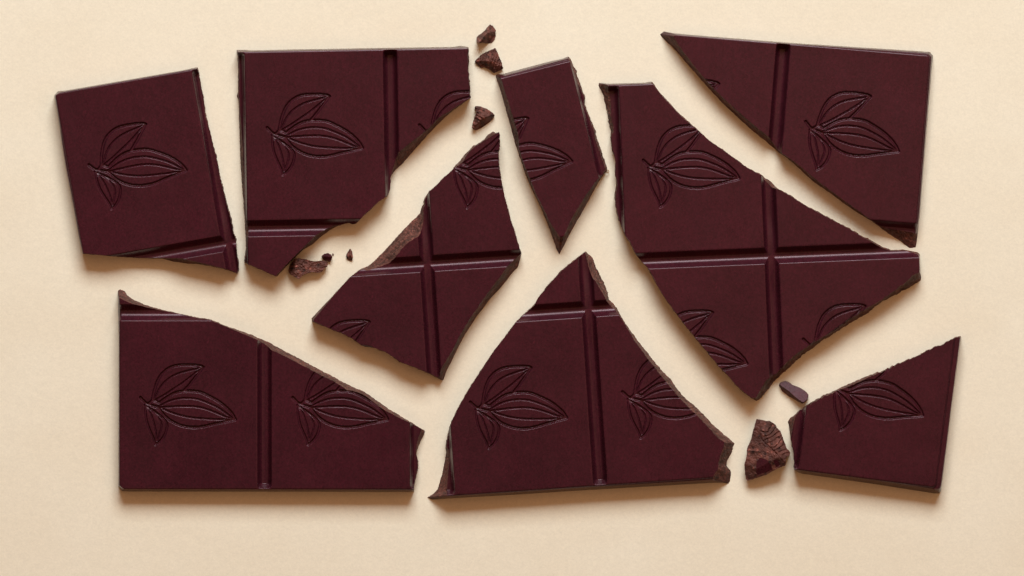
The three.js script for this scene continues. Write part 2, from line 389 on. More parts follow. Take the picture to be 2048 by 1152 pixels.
// corner piece, upper left
piece('tilted corner piece with one whole square, one moulded corner and a smooth clean lower break', [
  m([[109, 190], [109.5, 185.5], [112.8, 182.8], [394.8, 134.6]], [[110.5, 191], [111.5, 188], [115, 186], [393.8, 137.2]]),
  b([[394.8, 134.6], [396.9, 140.8], [399.9, 159.2], [406.1, 192], [407.7, 203.3], [412.2, 231], [419.4, 261.8], [426.6, 290.5], [432.8, 313], [437.9, 335.6], [441, 355.6], [446.1, 375.1], [455.3, 412], [463.5, 440.7], [467.6, 465.4], [471.7, 477.7], [473.4, 500.2], [476.8, 526.9], [477.9, 539.2], [473.8, 547.4]],
    [[393.8, 137.2], [396, 142], [398, 159.2], [404.6, 192], [406.3, 203.3], [410, 231], [418, 261.8], [425, 290.5], [431, 313], [436, 335.6], [439, 355.6], [444, 375.1], [453, 412], [461.5, 440.7], [466, 465.4], [470.7, 477.7], [472.4, 500.2], [475.2, 526.9], [476, 538.5], [472.5, 545.5]]),
  b([[473.8, 547.4], [463.5, 541.8], [445.1, 537], [418.4, 531.5], [397.9, 528], [377, 527.2], [346.6, 523], [326, 517], [285, 516.2], [231.8, 513], [194.9, 509.5], [165.1, 506.8]],
    [[472.5, 545.5], [463.5, 541], [445.1, 535.8], [418.4, 529.5], [397.9, 524.5], [363, 516.6], [326, 515.2], [285, 515.4], [231.8, 512.3], [194.9, 509.2], [166, 506.5]], 0.25),
  m([[165.1, 506.8], [157.9, 477.7], [147.7, 422.3], [139.5, 379.2], [131.3, 338.2], [124.1, 294.6], [116.9, 241.3], [109.7, 200.2], [109, 190]],
    [[166, 506.5], [159, 477.5], [149, 422], [141, 379], [133, 338], [125.6, 294.5], [118.4, 241.3], [111.4, 200], [110.5, 191]]),
], { org: [457, 485], th: -9.9, uMin: -292, corner: [-1, -1] }, 1);

// large piece second along the top
piece('large piece with one whole carved square and a sliver of a second, beside three chips', [
  m([[473.5, 100.1], [576.2, 97.1], [750, 94.2], [919.5, 91.3], [936.4, 94.2]], [[475.7, 104], [576.2, 102.2], [750, 99.2], [919.5, 97], [935.6, 97]]),
  b([[936.4, 94.2], [936.8, 106.7], [938.3, 118], [938, 125.7], [936.4, 134.5], [938.6, 165.3], [940.8, 177.8], [939.3, 185.9], [941.1, 195.4]],
    [[935.6, 97], [935.6, 106.7], [935.6, 118], [935.8, 125.7], [935.9, 134.5], [938, 165.3], [939.6, 177.8], [938.9, 185.9], [940.6, 195.2]], 0.3),
  b([[941.1, 195.4], [925.4, 206.4], [903.4, 222.9], [885.8, 238.3], [866.7, 257.4], [844.7, 281.6], [822.7, 306.5], [805.1, 327.1], [791.9, 338.8], [783.1, 349.8]],
    [[940.6, 195.2], [924.5, 205.8], [896, 223.7], [879.9, 233.2], [863, 251.5], [847.6, 265.5], [822.7, 283.1], [797.7, 304.3], [791.1, 316.8], [783.1, 344.7]], 0.35),
  b([[783.1, 349.8], [780.1, 356.4], [781.3, 361.5], [779.4, 375.5], [775.3, 388.8], [771.6, 393.9], [758.4, 402], [740.8, 418.1], [727.6, 429.9], [718.8, 440.1], [711.5, 446], [704.2, 448.2], [696.8, 445.3], [688, 447.5], [674.8, 451.9]],
    [[783.1, 344.7], [780.1, 356.4], [781.3, 361.5], [779.4, 375.5], [775.3, 388.8], [771.6, 393.9], [758.4, 402], [740.8, 418.1], [727.6, 429.9], [718.8, 440.1], [711.5, 446], [704.2, 448.2], [696.8, 445.3], [688, 447.5], [670.4, 450.4]], 0.2),
  b([[674.8, 451.9], [658.7, 460.7], [641.1, 473.9], [624.9, 488.6], [605.5, 500], [589.4, 515.5], [574.7, 530], [554.2, 552.6]],
    [[670.4, 450.4], [658.7, 454.8], [641.1, 463.6], [630.8, 470.9], [614.7, 487.1], [596.7, 504.4], [576.2, 525], [551.2, 551.4]], 0.2),
  b([[554.2, 552.6], [551.2, 552.3], [538, 547], [523.3, 539.6], [508.7, 533.8], [495.5, 527.9], [488.4, 522.8]], [[551.2, 551.4], [549, 551], [538, 546.4], [523.3, 539.2], [508.7, 533.3], [495.5, 527.4], [489.4, 522.2]], 0.2),
  b([[488.4, 522.8], [491.1, 507.4], [491.8, 485.3], [490.3, 460.4], [489.6, 441.3], [487.4, 412], [485.9, 390], [485.2, 385.8], [483, 352], [481.5, 325.6], [480.1, 293.3], [479.3, 264], [477.9, 234.7], [478.2, 220], [477.9, 209.4], [477.1, 199.1], [473.5, 191.8], [476.4, 183], [476.1, 172.7], [476.8, 143.3], [475.7, 118.4], [473.5, 100.1]],
    [[489.4, 522.2], [493, 507.4], [495.5, 485.3], [496.5, 460.4], [494, 446], [490.6, 430], [490, 412], [489, 390], [488.6, 370], [487, 352], [485.5, 325.6], [484.5, 293.3], [482.4, 264], [480, 234.7], [479, 220], [478.5, 209.4], [478, 199.1], [475.8, 191.8], [477.4, 183], [477.1, 172.7], [478, 143.3], [477, 118.4], [475.7, 104]], 0.4),
], { org: [786, 452], th: -1.0 }, 2);

// ragged piece in the middle
piece('ragged piece with a score-line crossing and a wide pale break face on one side', [
  b([[997.8, 264.2], [999.7, 272], [998.2, 277.1], [999.7, 281.5], [999.2, 294], [998.5, 299.9], [996.3, 304.3], [997, 320.4], [998.5, 338], [1001.4, 357.1], [1005.1, 376.2], [1009.5, 396.7], [1014.6, 415.7], [1019.8, 435.2], [1029.3, 466], [1035.9, 488], [1042.9, 506.4]], null, 0.2),
  b([[1042.9, 506.4], [1040.3, 517.4], [1035.9, 533.5], [1019.8, 551.1], [1006.6, 568.7], [978, 600], [949.4, 638.1], [928.8, 670.4], [917.1, 692.4], [903.2, 721.8], [892.2, 743.8], [886.3, 760.6]],
    [[1042.9, 506.4], [1024.2, 523.2], [1015.4, 532], [1000.7, 552.6], [988.2, 568], [965.5, 600], [940.6, 635.2], [920, 670.4], [905.4, 699.8], [890.7, 723.2], [881.9, 738], [879, 757]], 0.3),
  b([[886.3, 760.6], [873.1, 754.5], [855.5, 745.4], [832, 735], [801.2, 724], [786.5, 713.7], [769, 702.7], [748.4, 695.3], [723.5, 690.9], [716.1, 685.1], [704.2, 676.5], [682.1, 665.5], [661.6, 658.2], [644, 650.1], [624.2, 642.5]],
    [[879, 757], [873.1, 754], [855.5, 745.2], [832, 735], [801.2, 724], [786.5, 713.7], [769, 702.7], [748.4, 695.3], [723.5, 690.9], [716.1, 685.1], [704.2, 676.5], [682.1, 665.5], [661.6, 658.2], [644, 650.1], [626, 642]], 0.2),
  b([[624.2, 642.5], [623.5, 636.2], [641.1, 617.6], [663.1, 594.5], [688, 567], [701.2, 553.3], [710, 546.7], [717.4, 540.8]], [[626, 642], [629, 637], [644, 619], [664, 595.7], [688.5, 567.5], [701.6, 553.6], [710.6, 547], [718.8, 541]], 0.2),
  b([[717.4, 540.8], [726.2, 535.7], [736.4, 532.6], [740.8, 528.9], [758.4, 512], [776, 494.4], [799.5, 468], [820, 446], [831.8, 435.7], [840.6, 425.5], [844.2, 412.3]],
    [[718.8, 541], [727, 539.5], [736, 540.5], [746.7, 537.7], [762.8, 531.8], [779, 525.2], [789.2, 516.4], [802.4, 498.8], [817.1, 484.2], [837.6, 472.4], [842, 460.7], [846.4, 444.5], [846.4, 429.9], [846.5, 416]], 0.5),
  b([[844.2, 412.3], [849.4, 406.4], [847.2, 404.2], [847.9, 399.1], [854.5, 389.8], [858.4, 382], [873.1, 370.3], [889.2, 354.2], [905.4, 339.5], [907.6, 334.4]], [[846.5, 416], [850.6, 407], [849, 404.2], [849.5, 399.4], [855.2, 390], [859, 382.4], [873.3, 370.5], [889.4, 354.4], [905.6, 339.7], [909, 335.4]], 0.35),
  b([[907.6, 334.4], [915.6, 326.3], [931.8, 307.2], [945, 294], [947.9, 290.3], [950.1, 291.5], [968.4, 279.3], [975.8, 269.1], [986, 263.5], [989.7, 264.7], [991.9, 266.5], [997.8, 264.2]],
    [[909, 335.4], [914, 333], [924.4, 324.8], [939.1, 302.8], [950.8, 292.5], [968.4, 281.5], [986, 270.5], [992, 267.2], [997.8, 264.2]], 0.45),
], { org: [854, 527], th: -3.7 }, 3);

// narrow blade-shaped piece
piece('narrow dagger-shaped piece ending in a sharp point, with only the tip of a carved pod', [
  m([[991.3, 149.9], [1000.8, 146.2], [1025.7, 139.6], [1090.3, 122.7], [1137.2, 113.2]], [[1000.1, 153.5], [1004, 152.8], [1027, 146.3], [1090.3, 129], [1135.8, 117]]),
  b([[1137.2, 113.2], [1141.6, 120.5], [1146.8, 133], [1153.4, 141.8], [1152.6, 146.9], [1158.5, 163.1], [1163.6, 177], [1170.2, 193.9], [1168.8, 208.6], [1175.4, 224.7], [1185.6, 249.6], [1192.2, 263.6], [1190.8, 266], [1193, 275.2], [1201.8, 298.7], [1206.2, 313.3], [1213.5, 333.9], [1214.2, 341.2]],
    [[1135.8, 117], [1139, 121.5], [1143.5, 134], [1148, 143], [1150, 148], [1154, 163.7], [1161.5, 177.5], [1168.5, 194], [1167.5, 208.6], [1174, 224.9], [1183.6, 250], [1189.2, 263.6], [1188.8, 266], [1190, 275.6], [1198, 299.5], [1203.2, 314], [1210, 334.5], [1209, 342]], 0.55),
  b([[1214.2, 341.2], [1210.6, 344.9], [1198.8, 361], [1185.6, 384.3], [1173.9, 406.2], [1161.4, 428.9], [1143.8, 459.7], [1135, 475.9], [1127.6, 492], [1118.5, 508.2]],
    [[1209, 342], [1204.7, 348.6], [1197.4, 355.9], [1182.7, 375.4], [1171, 391.1], [1159.9, 409.9], [1145.2, 433.3], [1136.4, 452.4], [1131.3, 464.2], [1127.6, 471.2], [1123.2, 476]], 0.3),
  b([[1118.5, 508.2], [1114.4, 500.8], [1108.5, 484.7], [1101.2, 462.7], [1093.9, 445.1], [1082.1, 415.7], [1070.2, 392.5], [1057, 362.5], [1049.2, 342.7], [1040.4, 317.7], [1033.1, 294.3], [1026.2, 271.7], [1019.9, 246.9], [1011.1, 215.9], [1002.3, 183.6], [993.5, 158.7], [991.3, 149.9]],
    [[1123.2, 476], [1120.4, 474.4], [1108.6, 457.3], [1098.3, 441.1], [1086.1, 414.7], [1074, 391.5], [1062, 362], [1053.6, 341.2], [1043.3, 314.8], [1037.7, 294.3], [1037, 272.3], [1034, 259], [1028.7, 242.9], [1018.4, 207.1], [1009.6, 182.1], [1002.3, 157.7], [1000.1, 153.5]], 0.45),
], { org: [1238, 461], th: -14.0, warp: [0.004, 0.010] }, 4);

// big central piece on the right
piece('biggest piece, a broad wedge with a full score-line cross and parts of three carvings', [
  m([[1197.9, 166.1], [1214, 165.6], [1303.5, 163.5]], [[1215, 170.2], [1222, 169.8], [1302, 167.5]]),
  b([[1303.5, 163.5], [1306.4, 166.1], [1311.6, 174.9], [1325.5, 192.5], [1346, 214.5], [1365.1, 234.3], [1376.8, 243.9], [1379.8, 246.8], [1398.8, 263], [1419.4, 282], [1441.4, 296.7], [1471.5, 318.6], [1488.4, 331.7], [1510.4, 344.2], [1524.3, 350.8], [1529.5, 356.7], [1535.3, 358.4], [1545.6, 366.9], [1551.5, 374.5], [1557.4, 378.7], [1580.8, 391.9], [1616, 413.9], [1660, 437.4], [1704, 460.8], [1724.7, 472.5], [1746.7, 483.1], [1765.8, 494.5], [1770.2, 496.3], [1781.9, 500.7], [1808.3, 499.6], [1820, 502.1], [1834.7, 504.8], [1839.4, 508]],
    [[1302, 167.5], [1305.4, 168.1], [1310.6, 175.3], [1325, 193], [1345.6, 214.9], [1364.6, 234.8], [1376.2, 244.5], [1379.4, 247.3], [1398.8, 263.2], [1419.4, 282.2], [1441.4, 297], [1471.5, 318.8], [1488.4, 331.9], [1510.4, 344.4], [1524.3, 351], [1529, 358.5], [1538, 367], [1546, 375.5], [1557, 379.2], [1580.8, 392.2], [1616, 414.2], [1660, 437.7], [1704, 461.1], [1723.7, 473.8], [1744.7, 485.1], [1764.8, 496], [1770.2, 497.3], [1781.9, 501.4], [1808.3, 501], [1820, 503.8], [1834.2, 508.2], [1838.4, 511]], 0.22),
  m([[1839.4, 508], [1839.6, 513.9], [1840.9, 537.4], [1842.3, 555]], [[1838.4, 511], [1838.2, 514], [1839.4, 537], [1838.8, 544.7]]),
  b([[1842.3, 555], [1840.6, 560.8], [1818.2, 574.2], [1788.8, 590.8], [1765.4, 602.1], [1752, 612], [1739, 623.8], [1714, 637.7], [1684.7, 655.8], [1648, 678.8], [1618.7, 699.4], [1588, 725], [1573.1, 739.2], [1551.1, 759.8], [1532, 783.2], [1521, 796.4], [1513, 801.6]],
    [[1838.8, 544.7], [1825.9, 550.6], [1815.6, 560.8], [1802.4, 570.1], [1794.7, 576.1], [1777.1, 590.3], [1765.4, 598.1], [1740.4, 613.3], [1725.8, 620.1], [1706.7, 633.8], [1684.7, 649.9], [1662.7, 664.6], [1640.7, 676.1], [1623.1, 688.1], [1604, 699.8], [1586.4, 713], [1573.6, 724.1], [1561.4, 736.3], [1552.6, 748.5], [1540.8, 753.9], [1530.6, 762.7], [1521.8, 777.4], [1511.5, 795.5]], 1.0),
  b([[1513, 801.6], [1502.7, 796.4], [1486.5, 783.2], [1470.4, 768.6], [1452.8, 748], [1436.7, 731.9], [1419.1, 709.9], [1400, 687], [1374.8, 656.5], [1355.7, 631.6], [1329.3, 595], [1313.9, 570.8], [1302.1, 548.6], [1294.8, 533.9], [1284.5, 524.3], [1274.3, 511.9], [1268.4, 501.6], [1259.6, 484], [1250.8, 473], [1243.5, 454.7], [1238.5, 440.8], [1230.8, 408.6], [1230.1, 399.8], [1229.3, 388], [1233, 370.4], [1233.7, 361.6], [1230.1, 346.9], [1230.8, 323.5], [1228.9, 311], [1224.3, 296.7], [1222.1, 285], [1221.3, 273.2], [1223.5, 267.4]],
    [[1511.5, 795.5], [1502.9, 795.4], [1486.7, 782.8], [1470.6, 768.2], [1453, 747.6], [1436.9, 731.5], [1419.3, 709.5], [1400.2, 686.6], [1375, 656.1], [1355.9, 631.2], [1329.6, 594.8], [1314.5, 570.5], [1303.7, 548], [1295, 533.7], [1284.8, 524], [1274.6, 511.6], [1268.8, 501.3], [1260.1, 483.7], [1251.8, 472.5], [1244.5, 454.4], [1239.3, 440.5], [1231.6, 408.4], [1232.1, 399.8], [1232.3, 388], [1235.5, 370.4], [1235.2, 361.6], [1231.1, 346.9], [1231.8, 323.5], [1229.9, 311], [1225.3, 296.7], [1223.4, 285], [1222.8, 275.2], [1224.3, 269.5]], 0.35),
  b([[1223.5, 267.4], [1219.1, 252.7], [1216.9, 238], [1212.5, 214.5], [1207.4, 194], [1206.7, 188.1], [1201.5, 179.3], [1197.9, 170.5], [1197.9, 166.1]], [[1224.3, 269.5], [1227.9, 263], [1227.2, 249.8], [1222.1, 232.1], [1222.8, 208.7], [1220.6, 192.5], [1217, 176], [1215, 170.2]], 0.9),
], { org: [1543, 511], th: -2.4, warp: [-0.006, 0.012], uMax: 298.5, rough: 1.2 }, 5);

// upper right corner
piece('triangular corner piece with one whole carving beside a score line and a long straight break', [
  m([[1320.3, 68.3], [1323.2, 63.9], [1327.6, 62.9], [1339.3, 63.9], [1398, 69.3], [1581.4, 84.6], [1846.4, 101.4], [1859.6, 103.8], [1866.2, 111.6]],
    [[1346.5, 71.5], [1347, 70.3], [1348, 69.5], [1398, 73.6], [1581.4, 87.8], [1846.4, 105], [1857.4, 106.8], [1864, 113]]),
  m([[1866.2, 111.6], [1862, 160], [1857.2, 218.7], [1848.1, 328.7], [1840.6, 428], [1835.4, 466.7]], [[1864, 113], [1860.4, 160], [1855.6, 218.7], [1846.5, 328.7], [1838.8, 428], [1833.2, 467.6]]),
  b([[1835.4, 466.7], [1833.5, 482], [1831.8, 494], [1825.9, 495.5], [1819.3, 496.4], [1799.5, 480.8], [1776, 466.2], [1746.7, 443.7]],
    [[1833.2, 467.6], [1828, 465.4], [1820, 463.4], [1808.3, 461], [1792, 459], [1776, 456.6], [1757, 449.3], [1745.2, 441.2]], 0.4),
  b([[1746.7, 443.7], [1717.4, 426.5], [1695.3, 411.9], [1673.3, 395.7], [1655.7, 382.5], [1629.3, 364.9], [1608, 346.3], [1590.7, 329.6], [1568.7, 312], [1561.4, 306.9], [1552.6, 300.3], [1532, 282.7], [1502.7, 259.2], [1473.3, 232.8], [1446, 207], [1419.1, 178], [1409.7, 167.4], [1386.3, 140.9], [1359.9, 110.1], [1343.7, 92.5], [1332, 82.3], [1323.2, 73.5], [1320.3, 68.3]],
    [[1745.2, 441.2], [1724.7, 427], [1688, 400.6], [1644, 368.3], [1615, 344.9], [1590.7, 323.8], [1566.3, 307.6], [1559.4, 300.8], [1547.7, 285.6], [1538.9, 274.3], [1514.4, 255.2], [1474.3, 221], [1445, 194.1], [1428, 177], [1411.2, 159], [1387.3, 129.7], [1366.7, 103.3], [1355, 85.2], [1349.9, 76.5], [1346.5, 71.5]], 0.35),
], { org: [1538.6, 438.5], th: 4.7, warp: [-0.014, 0.022], uMax: 296.5, corner: [1, -1], trim: 0 }, 6);

// lower right corner
piece('small four-sided corner piece with a saw-toothed break that clips the top of its carving', [
  b([[1575.8, 843.2], [1580.4, 835.7], [1593.4, 827.3], [1610.1, 813.4], [1615.7, 809.2], [1649.2, 790.2], [1675.2, 779], [1699.3, 767], [1734.6, 752.5], [1764.3, 742.4], [1781, 734.5], [1801.5, 725.2], [1827.5, 714.5], [1846, 706.1], [1864.6, 695.9], [1875.8, 690.7], [1882.3, 691.6], [1890.6, 684.8], [1905.5, 678.3], [1916.6, 672.7], [1922.2, 672.7]],
    [[1589.7, 842.7], [1590.6, 836], [1594.6, 828.3], [1610.5, 814.2], [1616.5, 810.7], [1650.2, 792.4], [1676.2, 781.5], [1701.2, 771], [1723.4, 761.4], [1735, 755.5], [1764.3, 743.2], [1781, 735.2], [1801.5, 726.2], [1827.5, 715.2], [1846, 706.8], [1864.6, 696.6], [1875.8, 691.4], [1882.3, 692.4], [1890.6, 685.5], [1905.5, 679], [1916.6, 674], [1920.4, 674.8]], 0.6, 1.5),
  m([[1922.2, 672.7], [1921.5, 677.9], [1912.9, 742.9], [1901.5, 830], [1894.3, 889.2], [1884, 970], [1882.3, 981.1], [1878.5, 986.6]], [[1920.4, 674.8], [1920.3, 678], [1911.6, 742.9], [1900.3, 830], [1893.1, 889.2], [1883.3, 965], [1881.9, 973.5], [1879.4, 977.5]]),
  m([[1878.5, 986.6], [1873.9, 987.6], [1745.7, 967.6], [1599.9, 946.7], [1588.2, 939.8]], [[1879.4, 977.5], [1875.3, 979], [1745.7, 959.4], [1599, 940.5], [1589.2, 938.9]], 1),
  b([[1588.2, 939.8], [1588.8, 920.7], [1586.9, 900.3], [1582.3, 879.9], [1578.6, 861.3], [1578.6, 852.5], [1575.8, 843.2]], [[1589.2, 938.9], [1589.6, 920.7], [1587.9, 900.3], [1583.3, 879.9], [1584.1, 866.9], [1587.5, 853], [1589.7, 842.7]], 0.5),
], { org: [1628.4, 587], th: 7.4, uMax: 292, corner: [1, 1] }, 7);

// bottom middle
piece('sail-shaped piece tapering to a tip, with two carvings and a score-line crossing near the tip', [
  b([[1170.6, 503.2], [1173.3, 503.9], [1174.8, 507.6], [1182.8, 512.7], [1186.5, 519.3], [1191.6, 534], [1199, 548.7], [1204.8, 560.4], [1212.2, 576.5], [1215.1, 585.3], [1217.3, 599.3], [1225.4, 605.4], [1232.7, 614.2], [1239, 627.2]],
    [[1169.6, 503.9], [1170.6, 506], [1174, 517.9], [1178.4, 538.4], [1185.8, 556], [1196, 570.7], [1207.8, 591.2], [1213.6, 603], [1222.4, 611.8], [1231.2, 620.6], [1237.1, 628.6]], 0.6),
  b([[1239, 627.2], [1244, 637.7], [1252.8, 649.4], [1273.8, 679], [1286.3, 695.1], [1305.4, 718.6], [1324.4, 742.1], [1340.6, 758.2], [1355.2, 780.2], [1371.4, 797.8], [1387.5, 810], [1398.5, 820.3], [1406.3, 828.8], [1422.4, 846.4], [1440, 862.5], [1454.7, 874.3], [1468.9, 886.7]],
    [[1237.1, 628.6], [1243, 638.2], [1251.5, 650.4], [1268.7, 681.5], [1290.7, 710.8], [1320, 748.9], [1334.7, 766.5], [1355.2, 791.5], [1375.8, 813], [1384.3, 821.5], [1403.4, 840.5], [1423.9, 862.5], [1437.1, 877.2], [1448.8, 884.5]], 0.55),
  b([[1468.9, 886.7], [1463.5, 903.6], [1456.2, 916.8], [1451.8, 930], [1456.2, 937.4], [1461.3, 940.3], [1460.6, 960.8], [1457.6, 967.4], [1448.8, 965.5]],
    [[1448.8, 884.5], [1447.4, 894.8], [1441.5, 908], [1437.1, 922.7], [1436.4, 937.4], [1426.8, 952], [1426.8, 959]], 0.9),
  m([[1448.8, 965.5], [1426, 965.4], [1220, 977.5], [1140, 982.2], [1030.7, 989.3], [911.9, 996], [857.6, 999.6], [854.7, 995.2]], [[1426.8, 959], [1418, 959.9], [1220, 971.8], [1140, 976.8], [1030.7, 984], [911.9, 991.6], [898, 992.6], [893.5, 992.2]], 1),
  b([[854.7, 995.2], [866.4, 987.9], [875.2, 979.1], [884, 949.8], [889.9, 920.4], [892.8, 902.8], [891.3, 895.5], [892.3, 885.4], [894.3, 876.4], [898.7, 855], [903.1, 843.2]],
    [[893.5, 992.2], [894.3, 967.4], [896.5, 942.4], [900.1, 910.7], [897, 902], [893.5, 895.5], [893.4, 885.4], [895.2, 876.4], [899.3, 855], [903.7, 843.4]], 0.4),
  b([[903.1, 843.2], [913.3, 821.2], [928, 794.8], [942.7, 769.9], [960.3, 743], [972.8, 724], [989.6, 698.8], [1008.7, 675.3], [1020.4, 659.2], [1032.2, 643.1], [1045.4, 631.3], [1060, 618.1], [1067.5, 612], [1070, 606.4], [1077, 594.2], [1096.3, 570.7], [1122.7, 541.3], [1144.7, 523.7], [1159.4, 512], [1170.6, 503.2]],
    [[903.7, 843.4], [913.8, 821.4], [928.5, 795], [943.2, 770.1], [960.8, 743.2], [973.3, 724.2], [990.1, 699], [1009.2, 675.5], [1020.9, 659.4], [1032.6, 643.3], [1045.7, 631.5], [1060.4, 618.4], [1067.9, 612.2], [1070.6, 606.6], [1077.6, 594.5], [1096.8, 571], [1123.2, 541.7], [1145.2, 524.1], [1159.8, 512.5], [1169.6, 503.9]], 0.18),
], { org: [1177, 618], th: -3.9, rough: 1.1 }, 8);

// lower left corner
piece('corner piece with two carved squares, the second carving clipped by a long pale break', [
  b([[235.8, 583], [236.1, 581.3], [240.5, 579.1], [248.6, 582], [255.2, 590.8], [268.4, 600.3], [290.4, 609.9], [322.7, 620.1], [363.8, 628.9], [396, 636], [410.7, 637.3], [422.4, 640.5], [448.8, 650.6], [484.4, 662.9], [503.5, 669.8], [516.7, 676.4], [535.7, 683.6], [568, 701.3], [612, 724.9], [656, 748.2], [678, 760], [700, 771.7], [729.4, 784.2], [748.7, 797.9], [778, 818.4], [822, 845], [849.9, 862.2]],
    [[237.4, 595.4], [242, 597.4], [249.3, 601.1], [268.4, 608.4], [290.4, 614.3], [322.7, 621], [363.8, 629.5], [396, 636.8], [410.7, 638.1], [422.4, 641.2], [448.8, 652], [482, 665.8], [515.2, 679.6], [528.4, 688.4], [541.6, 698.7], [582.7, 719.2], [619.4, 738.3], [641.4, 750], [667.8, 763.2], [681, 770.6], [692.7, 779.8], [704.4, 780.8], [724.5, 787.7], [744, 801.5], [756, 811.6], [772.2, 821.9], [800, 836.5], [822, 846.8], [842, 859]], 0.5),
  b([[849.9, 862.2], [849.2, 865.9], [844, 876.2], [835.2, 896.7], [832.8, 907.5], [836, 923.3], [836.4, 933.6], [832.3, 952.7], [828.6, 974.7], [827.9, 983]], [[842, 859], [840.6, 865], [836.7, 874.7], [833, 890.8], [831.6, 907], [834.5, 923.3], [834.8, 933.6], [831, 952.7], [827.3, 974.7], [826.6, 980]], 0.6),
  m([[827.9, 983], [820.6, 983.8], [580, 983.2], [246, 983], [241.5, 981.7], [237.2, 976.5], [236.6, 971.8]], [[826.6, 980], [820.6, 980], [580, 979], [246, 978.2], [241.5, 977.4], [238.4, 974.3], [237.9, 970.8]], 1),
  m([[236.6, 971.8], [236.4, 923.3], [236.6, 800], [237, 700], [236.9, 662.7], [235.4, 639.2], [234.7, 618.7], [235.4, 589.3], [235.8, 583]], [[237.9, 970.8], [237.9, 923.3], [238, 800], [238.3, 700], [238.3, 662.7], [238.2, 639.2], [238, 618.7], [237.7, 601], [237.4, 595.4]]),
], { org: [528.8, 625], th: 0, warp: [0.004, -0.008], uMin: -291.8, corner: [-1, 1] }, 9);

// ---------------------------------------------------------------- chips and crumbs
// outline in photo pixels, planes as three points with heights; facets: {poly, name, mat}
const plane = ([a, b2, c2]) => {
  const ux = b2[0] - a[0], uy = b2[1] - a[1], uz = b2[2] - a[2], vx = c2[0] - a[0], vy = c2[1] - a[1], vz = c2[2] - a[2];
  const nx = uy * vz - uz * vy, ny = uz * vx - ux * vz, nz = ux * vy - uy * vx;
  return (x, y) => a[2] - (nx * (x - a[0]) + ny * (y - a[1])) / nz;
};
function chip(name, label, group, out, planes, opt = {}) {
  const root = new THREE.Group(); root.name = numbered(name); root.userData = { label, category: opt.category || 'crumb' };
  if (group) root.userData.group = group;
  scene.add(root);
  let cx = 0, cy = 0; for (const p of out) { cx += p[0]; cy += p[1]; } cx /= out.length; cy /= out.length;
  const fs = planes.map(plane), seed = opt.seed || 1, amp = opt.amp === undefined ? 1.4 : opt.amp, facets = opt.facets || [];
  const height = (u, v) => {
    const x = u + cx, y = v + cy;
    let h = 1e9; for (const f of fs) h = Math.min(h, f(x, y));
    const smoothFacet = facets.some(f => inPoly(f.poly, x, y));
    if (!smoothFacet) h += amp * (2.2 * fbm(x / 7, y / 7, seed * 13, 3) + 1.1 * Math.abs(vnoise(x / 3, y / 3, seed * 13 + 5)) + 0.8 * vnoise(x / 1.6, y / 1.6, seed + 70));
    if (opt.extra) h += opt.extra(x, y);
    return Math.max(1.2, h);
  };
  const closed = out.concat([out[0]]), tclosed = opt.T ? opt.T.concat([opt.T[0]]) : closed;
  const k = opt.under === undefined ? 0.95 : opt.under;
  const o = outline([{ k: 'b', S: opt.T ? closed : closed.map(p => [cx + (p[0] - cx) * k, cy + (p[1] - cy) * k]), T: tclosed, j: opt.j === undefined ? 0.4 : opt.j }], seed + 40);
  const S = cutSolid(o, { org: [cx, cy], th: 0, cell: opt.cell || 0.8, height, region: (u, v) => { const i = facets.findIndex(f => inPoly(f.poly, u + cx, v + cy)); return String(i); }, top: opt.top || 20, rough: opt.rough === undefined ? 0.6 : opt.rough, rings: 6 });
  const w = world(cx, cy, 0); root.position.set(w[0], 0, w[1]);
  for (const id of [...S.tops.keys()].sort()) { const f = facets[+id]; mesh(f ? f.name : 'broken_face', shift(S.tops.get(id), w[0], w[1]), f ? f.mat : breakMat, root); }
  mesh('side', shift(S.wall.b0, w[0], w[1]), breakMat, root);
  mesh('underside', shift(S.under, w[0], w[1]), opt.underMat || breakMat, root);
  return root;
}
const TR = 'three chips trailing between the large pieces at the top';
chip('chocolate_chip', 'dark faceted chip with a pointed top, the first of three chips in a row', TR,
  [[980.3, 48.3], [985.2, 51.5], [992, 59.8], [991, 65.2], [991.5, 71.5], [988.6, 79], [983.7, 84.5], [973.9, 86.3], [964.2, 85], [957.3, 87], [953.4, 83.5], [953.4, 75.5], [957.3, 71], [966.6, 64], [973.9, 56.2]],
  [[[953, 78, 8], [975, 55, 10], [970, 72, 30]], [[970, 72, 30], [984, 60, 22], [975, 86, 2]], [[980, 49, 8], [992, 62, 6], [972, 68, 32]], [[992, 62, 8], [988, 80, 4], [974, 70, 30]]], { seed: 3, top: 16 });
chip('chocolate_chip', 'flaky square-ended chip touching the top corner of the dagger-shaped piece', TR,
  [[990.8, 96.2], [994.9, 103.4], [998.9, 114], [1003.2, 125], [1006, 136.7], [997, 142], [988.4, 146.3], [976.7, 137.5], [967.9, 133.1], [962, 135.3], [954.7, 128.7], [949.6, 122.8], [954.7, 118], [962, 109.6], [972.3, 104]],
  [[[991, 96, 14], [950, 122, 10], [985, 122, 26]], [[991, 96, 16], [1005, 136, 12], [985, 122, 24]], [[1005, 136, 10], [988, 146, 6], [985, 120, 26]], [[950, 122, 8], [965, 135, 2], [982, 122, 26]]],
  { seed: 5, top: 16, amp: 1.5, extra: (x, y) => 1.6 * Math.sin((x * 0.93 + y * 0.36) * 1.15) * 0.6 });
